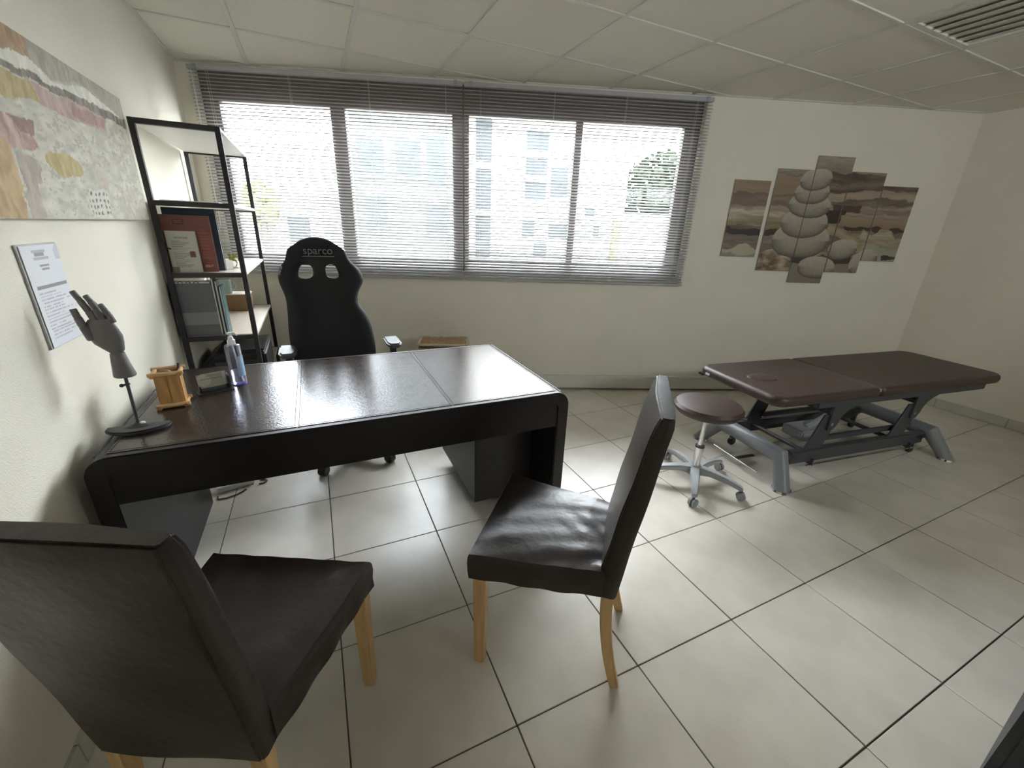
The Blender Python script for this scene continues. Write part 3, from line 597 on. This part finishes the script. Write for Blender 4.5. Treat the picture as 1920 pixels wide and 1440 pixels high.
# ================================================================== WASTE / WICKER BASKET
WK = mat('wicker', (.36, .24, .13), .7, var=.35, nscale=60); bk = tag(empty('wicker_basket', (.955, 2.50, 0), ANG), 'lidded wicker basket by the window wall behind the desk', 'basket')
bw, bd, bh = .185, .125, .50
for k in range(26):
    z = .012+k*.0185; s_ = .82+.18*k/25; pts = [(a*s_, c*s_, z) for a, c in rrect(-bw, -bd, bw, bd, .04, 4)]; b = B(); b.tube(pts+[pts[0]], .0095, 6); b.build('woven_ring', WK, bk, smooth=True)
B().prism([(a*.80, c*.80) for a, c in rrect(-bw, -bd, bw, bd, .04, 4)], .005, .48, 'z').build('liner', WK, bk)
for k in range(17):
    y = -bd+.010+k*(2*bd-.02)/16; zz = .503+.010*math.cos((y/bd)*1.3); B().tube([(-bw+.01, y, zz-.004)]+[(-bw+.01+(2*bw-.02)*t/12, y, zz+(.003 if t % 2 else -.003)) for t in range(1, 12)]+[(bw-.01, y, zz-.004)], .0072, 6).build('lid_strip', WK, bk, smooth=True)
pts = [(a*1.03, c*1.03, .508) for a, c in rrect(-bw, -bd, bw, bd, .04, 4)]; B().tube(pts+[pts[0]], .011, 8).build('lid_rim', mat('wicker_pale', (.50, .42, .30), .7, var=.2), bk, smooth=True)
# ================================================================== CABLES ON FLOOR
ps = tag(empty('power_strip', (-.462, 1.675, .001), .25), 'white power strip lying on the floor under the desk', 'power strip'); B().prism(rrect(-.085, -.025, .085, .025, .008), 0, .032, 'z').build('body', WHITEP, ps, bevel=.003)
for k in range(3): B().cyl((-.05+.05*k, 0, .032), (-.05+.05*k, 0, .0335), .017).build('socket', GREYPL, ps)
tag(B().tube([(-.352, 1.705, .0055), (-.325, 1.69, .0055), (-.315, 1.675, .0055), (-.325, 1.66, .0055), (-.352, 1.652, .0055)], .0045, 8).build('power_cable', mat('cable_grey', (.20, .19, .18), .6), smooth=True), 'short grey cable loop on the floor right of the power strip', 'cable')
tag(B().tube([(-.41, 1.625, .0045), (-.425, 1.605, .0045), (-.45, 1.585, .0045), (-.49, 1.57, .0045), (-.53, 1.572, .0045), (-.535, 1.60, .0045)], .0035, 8).build('power_cable', BLACKP, smooth=True), 'thin black cable curling on the floor in front of the power strip', 'cable')
# ================================================================== TREATMENT TABLE
TA = math.radians(-7.3); tb = tag(empty('treatment_table', (3.27, .726, 0), TA), 'brown padded treatment table on grey lifting base', 'treatment table'); TH = .585
def pad(xa, xb, name, rc):
    b = B(); R4 = []
    for k in range(13):
        t = PI*k/12; d = .030*(1-math.sin(t))+.001; zz = TH-.031-.031*math.cos(t); d = .030*(1-math.sin(t)**.7)
        R4.append([(x, y, zz) for x, y in rr4(xa+d, -.315+d, xb-d, .315-d, [max(.006, q-d) for q in rc])])
    return b.rings(R4).build(name, BROWNV, tb, smooth=True)
def rr4(x0, y0, x1, y1, rs, n=6):
    P = []
    for (sx, sy, a), r in zip(((x1, y1, 0), (x0, y1, 90), (x0, y0, 180), (x1, y0, 270)), rs):
        cx = sx-r if sx == x1 else sx+r; cy = sy-r if sy == y1 else sy+r
        for i in range(n+1): t = math.radians(a+90*i/n); P.append((cx+r*math.cos(t), cy+r*math.sin(t)))
    return P
pad(-1.0, -.204, 'head_section', (.034, .075, .075, .034)); pad(-.200, 1.0, 'body_section', (.09, .034, .034, .09))
b = B(); b.lathe([(.001, TH-.010), (.094, TH-.010), (.094, TH+.001), (.086, TH+.0045), (.06, TH+.0065), (.001, TH+.0075)], (0, 0), 32)
for v in b.bm.verts: v.co.y *= .72; v.co.x -= .79
b.build('face_hole_plug', BROWNV, tb, smooth=True)
pts = [(-.79+.096*math.cos(t*PI/16), .0695*math.sin(t*PI/16), TH+.0006) for t in range(33)]; B().tube(pts, .0012, 6).build('plug_seam', DKMET, tb)
B().box(-1.003, .20, TH-.045, -.999, .235, TH-.030).build('maker_plate', WHITEP, tb, bevel=.001)
B().box(-.206, -.30, TH-.03, -.196, .30, TH-.012).build('section_joint', GREYPL, tb)
for e in (-1, 1):
    B().box(-.62, e*.245-.016, TH-.118, .93, e*.245+.016, TH-.058).build('side_rail', DKMET, tb, bevel=.004)
    poly = [(-.62, .475), (.90, .475), (.90, .50), (.86, .475)]
    # curved gusset plates down to the lifting arms
    def gus(cx, dirn):
        P = [(cx, .475), (cx+dirn*.34, .475)]
        for i in range(9): t = i/8*PI/2; P.append((cx+dirn*(.34-.26*math.sin(t)), .475-.13*(1-math.cos(t))))
        P += [(cx+dirn*.05, .30), (cx, .30)]
        return P
    B().prism(gus(.30, 1), e*.235-.006, e*.235+.006, 'y').build('gusset_plate', DKMET, tb, bevel=.0015, seg=1)
    B().prism(gus(-.45, 1), e*.235-.006, e*.235+.006, 'y').build('gusset_plate', DKMET, tb, bevel=.0015, seg=1)
    for cx in (-.45, .30):
        B().prism([(cx-.03, .40), (cx+.10, .40), (cx-.005, .12), (cx-.15, .12)], e*.222-.006, e*.222+.006, 'y').build('lift_arm', DKMET, tb, bevel=.002, seg=1)
        B().cyl((cx+.02, e*.232, .34), (cx+.02, e*.245, .34), .010, seg=12).build('pivot_bolt', CHROME, tb)
    B().box(-.68, e*.215-.02, .088, .54, e*.215+.02, .172).build('base_rail', DKMET, tb, bevel=.004)
    B().box(-.46, e*.19-.010, .20, .42, e*.19+.010, .235).build('link_bar', DKMET, tb, bevel=.003)
for cx in (-.53, .24): B().cyl((cx, -.21, .145), (cx, .21, .145), .014).build('cross_shaft', DKMET, tb, smooth=True)
for cx in (-.44, .34): B().cyl((cx, -.235, .42), (cx, .235, .42), .024).build('cross_shaft', DKMET, tb, smooth=True)
B().cyl((-.25, .02, .17), (.20, .02, .36), .022).build('actuator', GREYPL, tb, smooth=True); B().cyl((.20, .02, .36), (.33, .02, .42), .012).build('actuator_rod', CHROME, tb, smooth=True)
B().box(-.36, -.05, .11, -.08, .11, .18).build('motor_box', GREYPL, tb, bevel=.01)
for cx in (-.77, .60):
    sx = -1 if cx < 0 else 1
    b = B(); rr = .047; pts = [(cx+sx*.055, -.335, .012), (cx, -.235, .165), (cx, .235, .165), (cx+sx*.055, .335, .012)]
    R3 = []
    for i, p in enumerate(pts):
        p = Vector(p); ring = []
        for k in range(20):
            t = 2*PI*k/20
            if i in (0, 3): ring.append((p.x+rr*math.cos(t), p.y+(1 if i == 0 else 1)*rr*1.0*math.sin(t), p.z))
            else:
                sgn = 1 if i == 1 else -1; z = rr*math.sin(t)*1.0; ring.append((p.x+rr*math.cos(t), p.y-sgn*z*-.42*-1 if False else p.y+sgn*z*-.42+(-sgn*0), p.z+z))
        R3.append(ring)
    # orient end rings so that outer side of the cross tube meets the outer side of the foot
    R3[0] = [(p[0], pts[0][1]-rr*math.sin(2*PI*k/20), p[2]) for k, p in enumerate(R3[0])]
    b.rings(R3); b.build('base_foot_tube', GREYMET, tb, smooth=True)
    for i in (0, 3): B().cyl((pts[i][0], pts[i][1], 0), (pts[i][0], pts[i][1], .013), rr+.008, rr+.004, 24).build('foot_ring', CHROME, tb, smooth=True)
    for e in (-1, 1):
        B().cyl((cx-sx*.09, e*.20-.012, .028), (cx-sx*.09, e*.20+.012, .028), .028).build('caster', BLACKP, tb, bevel=.003); B().box(cx-sx*.09-.008, e*.20-.015, .03, cx-sx*.09+.008, e*.20+.015, .10).build('caster_fork', DKMET, tb)
        B().box(min(cx, cx-sx*.14), e*.215-.02, .12, max(cx, cx-sx*.14), e*.215+.02, .16).build('rail_end', DKMET, tb, bevel=.004)
B().cyl((-.86, .17, .035), (-.86, -.19, .035), .006, seg=10).build('foot_lever', CHROME, tb, smooth=True)
B().box(-.86, -.02, .03, -.70, .0, .038).build('lever_arm', DKMET, tb)
B().cyl((-.55, -.245, .07), (.45, -.245, .07), .005, seg=8).build('side_lever', CHROME, tb, smooth=True)
B().box(-.50, -.25, .066, -.49, -.21, .11).build('lever_bracket', DKMET, tb); B().box(.40, -.25, .066, .41, -.21, .11).build('lever_bracket', DKMET, tb)
B().box(-.97, .29, TH-.075, -.94, .33, TH-.06).build('release_handle', BLACKP, tb, bevel=.003)
# ================================================================== ROLLING STOOL
sto = tag(empty('rolling_stool', (1.985, .765, 0)), 'round brown rolling stool with grey five arm base, beside the treatment table', 'stool')
B().lathe([(.10, .452), (.165, .458), (.182, .478), (.183, .492), (.172, .508), (.13, .516), (.001, .519)], seg=40).build('seat', BROWNV, sto, smooth=True)
B().cyl((0, 0, .44), (0, 0, .455), .09).build('seat_plate', BLACKP, sto); B().tube([(.05, -.05, .445), (.13, -.10, .442), (.17, -.12, .436)], [.006, .008, .012], 8).build('height_lever', BLACKP, sto, smooth=True)
B().cyl((0, 0, .20), (0, 0, .45), .0135).build('piston', CHROME, sto, smooth=True); B().cyl((0, 0, .08), (0, 0, .235), .026, .024).build('column_cover', CHROME, sto, smooth=True); B().cyl((0, 0, .235), (0, 0, .245), .026).build('column_cap', BLACKP, sto)
B().cyl((0, 0, .055), (0, 0, .115), .042, .036).build('hub', GREYPL, sto, bevel=.005)
for k in range(5):
    t = math.radians(-137+72*k); d = Vector((math.cos(t), math.sin(t), 0)); nr = Vector((-d.y, d.x, 0)); rings = []
    for q, (rad, z, hw, hh) in enumerate(((.02, .088, .030, .024), (.09, .096, .024, .018), (.18, .088, .020, .015), (.25, .070, .017, .013), (.268, .062, .014, .010))): rings.append([d*rad+nr*(hw*sx)+Vector((0, 0, z+hh*sz)) for sx, sz in ((-1, -1), (1, -1), (1, 1), (-1, 1))])
    b = B(); b.rings(rings); b.build('base_arm', GREYPL, sto, bevel=.006, ang=25, smooth=True)
    e = d*.262; ct = t+.9+k; cn = Vector((math.cos(ct), math.sin(ct), 0))
    for s_ in (-1, 1): B().cyl(e+cn*(s_*.004)+Vector((0, 0, .024)), e+cn*(s_*.020)+Vector((0, 0, .024)), .024, seg=20).build('caster_wheel', GREYPL, sto, bevel=.003)
    B().cyl(e+Vector((0, 0, .024)), e+Vector((0, 0, .066)), .006, seg=10).build('caster_stem', DKMET, sto)
# ================================================================== WALL ART: stones on five panels
EL = [(4.845, 1.378, .255, .143, 0), (4.84, 1.514, .205, .115, 0), (4.845, 1.652, .185, .095, -.05), (4.838, 1.749, .150, .085, .05), (4.845, 1.845, .135, .080, .12), (5.247, 1.316, .132, .085, .1), (5.475, 1.215, .128, .105, .5), (5.052, 1.161, .170, .092, -.05)]
ROCK = [(4.5, 1.226), (4.53, 1.27), (4.611, 1.31), (4.70, 1.28), (4.81, 1.216), (4.816, 1.134), (4.515, 1.125)]
def stones(S, Z):
    wx = (fbm(S, Z, 14, 22, 91)-.5); wz = (fbm(S, Z, 12, 22, 95)-.5); S0_, Z0_ = S, Z; S = S+wx*.05; Z = Z+wz*.045
    n1 = fbm(S, Z, 2.2, 26, 11); n2 = fbm(S, Z, 5, 60, 21); n3 = fbm(S, Z, 90, 90, 31, 2)
    t = np.clip(.40+(n1-.5)*1.7+(n2-.5)*.5, 0, 1)[..., None]; dark, lite = rgb(104, 90, 76), rgb(184, 170, 150)
    c = dark*(1-t)+lite*t
    def blend(mask, col): c[:] = np.where(mask[..., None], col, c)
    blend((Z > 1.90), rgb(168, 156, 138)*.5+c*.5); blend((Z > 1.76) & (S > 4.95) & (Z < 1.90), c*.86)
    blend((np.abs(Z-1.742-.02*np.sin(S*6)) < .030) & (S > 4.9), rgb(176, 158, 136)*.75+c*.25); blend((np.abs(Z-1.80) < .07) & (S < 4.75), rgb(158, 134, 104)*.7+c*.3); blend((np.abs(Z-1.68) < .05) & (S < 4.75), rgb(118, 96, 78)*.6+c*.4)
    blend((np.abs(Z-1.640) < .030) & (S > 5.05) & (S < 5.30), rgb(88, 72, 60)); blend((np.abs(Z-1.56-.1*(S-5.0)) < .05) & (S > 4.95) & (S < 5.18), rgb(64, 52, 44))
    lg = (np.abs(Z-1.545+.03*(S-5.2)) < .035) & (S > 5.15); blend(lg, rgb(150, 130, 106)+((Z-1.545)*1.2)[..., None]); blend((np.abs(Z-1.495+.03*(S-5.2)) < .016) & (S > 5.2), rgb(74, 60, 50))
    lg = (np.abs(Z-1.525-.03*np.sin(S*9)) < .055) & (S < 4.68); blend(lg, rgb(156, 144, 116)+((Z-1.52)*1.5+(n2-.5)*.35)[..., None]); blend((np.abs(Z-1.432) < .028) & (S < 4.62), rgb(62, 54, 48)); blend((Z < 1.40) & (S < 4.66), rgb(124, 112, 100)+((n2-.5)*.2)[..., None])
    blend((Z < 1.31+.025*np.sin(S*22)) & (Z > 1.25+.02*np.sin(S*17)) & (S < 4.48), rgb(176, 168, 144)); blend((Z < 1.25+.02*np.sin(S*17)) & (S < 4.48), rgb(120, 112, 96)*.5+rgb(170, 164, 140)*.5)
    # driftwood right
    dw = np.abs(Z-(1.47-.55*np.maximum(0, S-5.12)**1.3-.06*(S-5.1))) ; blend((dw < .042) & (S > 5.06) & (S < 5.46), rgb(166, 148, 120)-(dw*2.2)[..., None]+.02)
    blend((Z < 1.475+.03*np.sin(S*25)-.25*np.maximum(0, S-5.6)) & (Z > 1.30) & (S > 5.38), rgb(162, 150, 124)+((n2-.5)*.3)[..., None]); blend((Z < 1.34+.02*np.sin(S*14)) & (S > 5.42), rgb(156, 156, 136)); blend((np.abs(Z-1.258) < .012) & (S > 5.63), rgb(70, 64, 56))
    blend((Z < 1.235) & (S < 5.40) & (S > 4.78), rgb(132, 122, 110)); blend((np.abs(Z-1.225) < .03) & (S > 4.8) & (S < 5.4), rgb(70, 60, 54))
    rk_ = inpoly(S, Z, ROCK); blend(rk_, rgb(142, 124, 100)+((fbm(S, Z, 14, 30, 77)-.5)*.7)[..., None])
    S = S0_+wx*.006; Z = Z0_+wz*.008
    for s0_, z0_, a_, b_, th in EL:
        x = (S-s0_)*math.cos(th)+(Z-z0_)*math.sin(th); y = -(S-s0_)*math.sin(th)+(Z-z0_)*math.cos(th); d = (np.abs(x/a_)**2.3+np.abs(y/b_)**2.3)
        sh = np.clip(.82-.30*np.clip(d, 0, 1)**2*(y < 0)+.12*(y/b_)+(n3-.5)*.10, 0, 1.1)[..., None]; blend(d < 1, rgb(198, 186, 166)*sh)
    return c
for lab, s0_, s1_, z0_, z1_ in (('leftmost', 4.165, 4.468, 1.23, 1.822), ('second from left', 4.508, 4.816, 1.122, 1.917), ('tallest middle', 4.822, 5.132, 1.028, 2.022), ('second from right', 5.142, 5.442, 1.125, 1.92), ('rightmost', 5.452, 5.762, 1.23, 1.826)):
    r = tag(empty('wall_art_panel', WA+WU*s0_-WN*.014+Vector((0, 0, z0_)), ANG), lab+' panel of the five piece sepia stone picture', 'picture', 'five piece stone picture')
    B().box(0, 0, 0, s1_-s0_, .012, z1_-z0_).build('board', mat('panel_edge', (.42, .38, .32), .6), r)
    grid_print('print', s1_-s0_, z1_-z0_, .0042, lambda X, Z, a=s0_, b=z0_: stones(X+a, Z+b), PRINT, r, (0, -.0008, 0), (0, 0, 0))
# ================================================================== ABSTRACT PAINTING (left wall)
PY0, PY1, PZ0, PZ1 = .55, 1.962, 1.361, 1.853
def abstract(Xl, Z):
    Y = Xl+PY0; Z = Z+PZ0
    Y0_ = Y; Y = Y+(fbm(Y, Z, 16, 24, 5)-.5)*.05; Z = Z+(fbm(Y0_, Z, 14, 24, 6)-.5)*.026
    n = fbm(Y, Z, 18, 50, 41); n2 = fbm(Y, Z, 60, 25, 51)
    c = rgb(196, 192, 176)+((n-.5)*.22)[..., None]*np.ones(3)
    def blend(mask, col): c[:] = np.where(mask[..., None], col, c)
    nn = ((n2-.5)*.22)[..., None]
    blend((n2 > .62) & (Y > 1.45), rgb(192, 176, 160)); blend((fbm(Y, Z, 40, 110, 61, 3) > .66), rgb(174, 168, 154))
    blend(Z > 1.79+.02*np.sin(Y*9), rgb(170, 162, 148)+nn); blend((Z > 1.775) & (Y < 1.24), rgb(172, 142, 110)+nn)
    blend(inpoly(Y, Z, [(.5, 1.80), (1.097, 1.786), (1.227, 1.795), (1.353, 1.775), (1.591, 1.806), (1.936, 1.775), (1.605, 1.765), (1.409, 1.762), (1.196, 1.75), (1.072, 1.745), (.5, 1.74)]), rgb(222, 218, 206)+nn)
    blend(np.abs(Z-(1.748+.012*(Y-1.1))) < .010+.010*np.clip(Y-1.2, 0, 1), rgb(128, 118, 108)+nn*2)
    blend(inpoly(Y, Z, [(.5, 1.735), (1.185, 1.735), (1.22, 1.691), (1.019, 1.662), (.5, 1.65)]), rgb(176, 158, 112)+nn)
    blend(inpoly(Y, Z, [(1.191, 1.732), (1.373, 1.737), (1.725, 1.742), (1.70, 1.687), (1.407, 1.671), (1.23, 1.682)]), rgb(184, 158, 148)+nn); blend(inpoly(Y, Z, [(1.45, 1.728), (1.72, 1.735), (1.69, 1.692), (1.43, 1.685)]), rgb(170, 136, 128)+nn)
    blend(inpoly(Y, Z, [(.5, 1.62), (.991, 1.617), (1.139, 1.627), (1.135, 1.585), (1.13, 1.554), (.975, 1.534), (.5, 1.55)]), rgb(184, 154, 142)+nn*2); blend(inpoly(Y, Z, [(1.0, 1.617), (1.139, 1.627), (1.135, 1.585), (1.06, 1.59)]), rgb(140, 108, 104)+nn)
    blend(inpoly(Y, Z, [(.5, 1.55), (.949, 1.55), (.975, 1.534), (.963, 1.39), (.95, 1.36), (.5, 1.36)]), rgb(184, 156, 116)+nn); blend(inpoly(Y, Z, [(.988, 1.534), (1.094, 1.523), (1.09, 1.477), (1.057, 1.455), (1.049, 1.361), (.97, 1.36)]), rgb(172, 160, 148)+nn)
    blend((((Y-1.26)/.125)**2+((Z-1.523)/.034)**2) < 1, rgb(182, 164, 112)+nn)
    pm = inpoly(Y, Z, [(1.374, 1.461), (1.537, 1.461), (1.525, 1.366), (1.371, 1.367)]); blend(pm, rgb(206, 202, 190)+nn*.4); blend(pm & (Z < 1.452) & (Z > 1.372) & (np.abs(((Y-1.385)/.029) % 1-.5) < .22) & (np.abs(((Z-1.374)/.0205) % 1-.5) < .26), rgb(112, 104, 94))
    return c
pa = tag(empty('abstract_painting', (XL+.026, PY0, PZ0), PI/2), 'large abstract canvas in cream, pink and ochre on the left wall', 'painting')
B().box(0, 0, 0, PY1-PY0, .024, PZ1-PZ0).build('canvas', mat('canvas_edge', (.50, .48, .42), .8), pa)
o = grid_print('print', PY1-PY0, PZ1-PZ0, .0045, abstract, printmat('painted_canvas', .7), pa, (0, -.0008, 0), (0, 0, 0))
# ================================================================== PAPER NOTICE ON LEFT WALL
def notice(X, Z):
    c = np.ones((*X.shape, 3))*rgb(222, 222, 226); dk, md_ = rgb(150, 150, 154), rgb(178, 178, 182)
    for a, b, z, t, col in ((.05, .12, .262, .004, md_), (.06, .11, .253, .005, dk), (.05, .13, .243, .004, md_), (.07, .12, .222, .003, dk), (.075, .115, .214, .003, dk)): c[(X > a) & (X < b) & (np.abs(Z-z) < t)] = col
    c[(X > .02) & (X < .185) & (np.abs(Z-.165) < .005)] = rgb(140, 140, 144); c[(X > .165) & (Z > .235) & (X-.165 > (Z-.262)*1.2)] = rgb(196, 196, 204)
    for k in range(15):
        z = .150-.009*k; c[(X > .02) & (X < .11+.08*((k*53) % 10)/10) & (np.abs(Z-z) < .0018) & (vnoise(X, Z, 300, 10, k) > .3)] = md_
    return c
pn = tag(empty('paper_notice', (XL+.004, .888, 1.010), PI/2), 'printed white paper notices pinned to the left wall', 'paper')
b = B(); b.prism([(0, -.002), (.203, -.002), (.203, .003), (0, .003)], 0, .285, 'z'); b.build('back_sheet', mat('paper_grey', (.5, .5, .5), .8), pn)
grid_print('front_sheet', .195, .278, .0019, notice, PRINT, pn, (.006, -.0048, .003), (0, 0, 0)); B().box(.006, -.0046, .003, .201, -.0036, .281).build('middle_sheet', PAPER, pn)
# ================================================================== CEILING AIR GRILLE
vx0, vx1 = CX0+.6*VENT[0]+.012, CX0+.6*(VENT[0]+1)-.012; vy1, vy0 = CY0-.6*VENT[1]-.012, CY0-.6*(VENT[1]+1)+.012
vt = tag(empty('ceiling_grille', ((vx0+vx1)/2, (vy0+vy1)/2, ZC)), 'square louvred grille set in the ceiling grid at upper right', 'grille'); hw = (vx1-vx0)/2
for a, b_, c_, d in ((-hw, -hw, hw, -hw+.03), (-hw, hw-.03, hw, hw), (-hw, -hw+.03, -hw+.03, hw-.03), (hw-.03, -hw+.03, hw, hw-.03)): B().box(a, b_, -.004, c_, d, .006).build('frame', GREYPL if False else TBAR, vt)
B().box(-hw, -hw, .010, hw, hw, .0115).build('backing', mat('grille_dark', (.62, .60, .54), .8), vt)
for k in range(7):
    x = -hw+.055+k*(2*hw-.11)/6; b = B(); P = [(x-.041+.080*i/6, -.006+.013*abs(math.sin(i/6*PI/2))) for i in range(7)]; b.prism(P+[(p, q+.002) for p, q in P[::-1]], -hw+.03, hw-.03, 'y'); b.build('louvre_blade', TBAR, vt, smooth=True)
# ================================================================== DARK CABINET AT LOWER RIGHT EDGE
cbk = tag(empty('dark_cabinet', (2.02, -.582, 0), math.radians(4.9)), 'dark cabinet base cut off by the lower right picture corner', 'cabinet'); CB = mat('cabinet_dark', (.030, .030, .036), .5, var=.1)
B().box(-.60, -.40, 0, .62, -.012, .06).build('plinth', CB, cbk, bevel=.002); B().box(-.60, -.42, .064, .62, -.020, .74).build('body', CB, cbk, bevel=.002)
for k in range(2): d = B().box(-.595+.61*k, -.020, .07, .005+.61*k, .0, .735).build('door', CB, cbk, bevel=.002); B().box(-.05+.12*k, .0, .38, -.035+.12*k, .012, .52).build('handle', CHROME, d)
B().box(-.61, -.43, .74, .63, .004, .765).build('top', CB, cbk, bevel=.003)
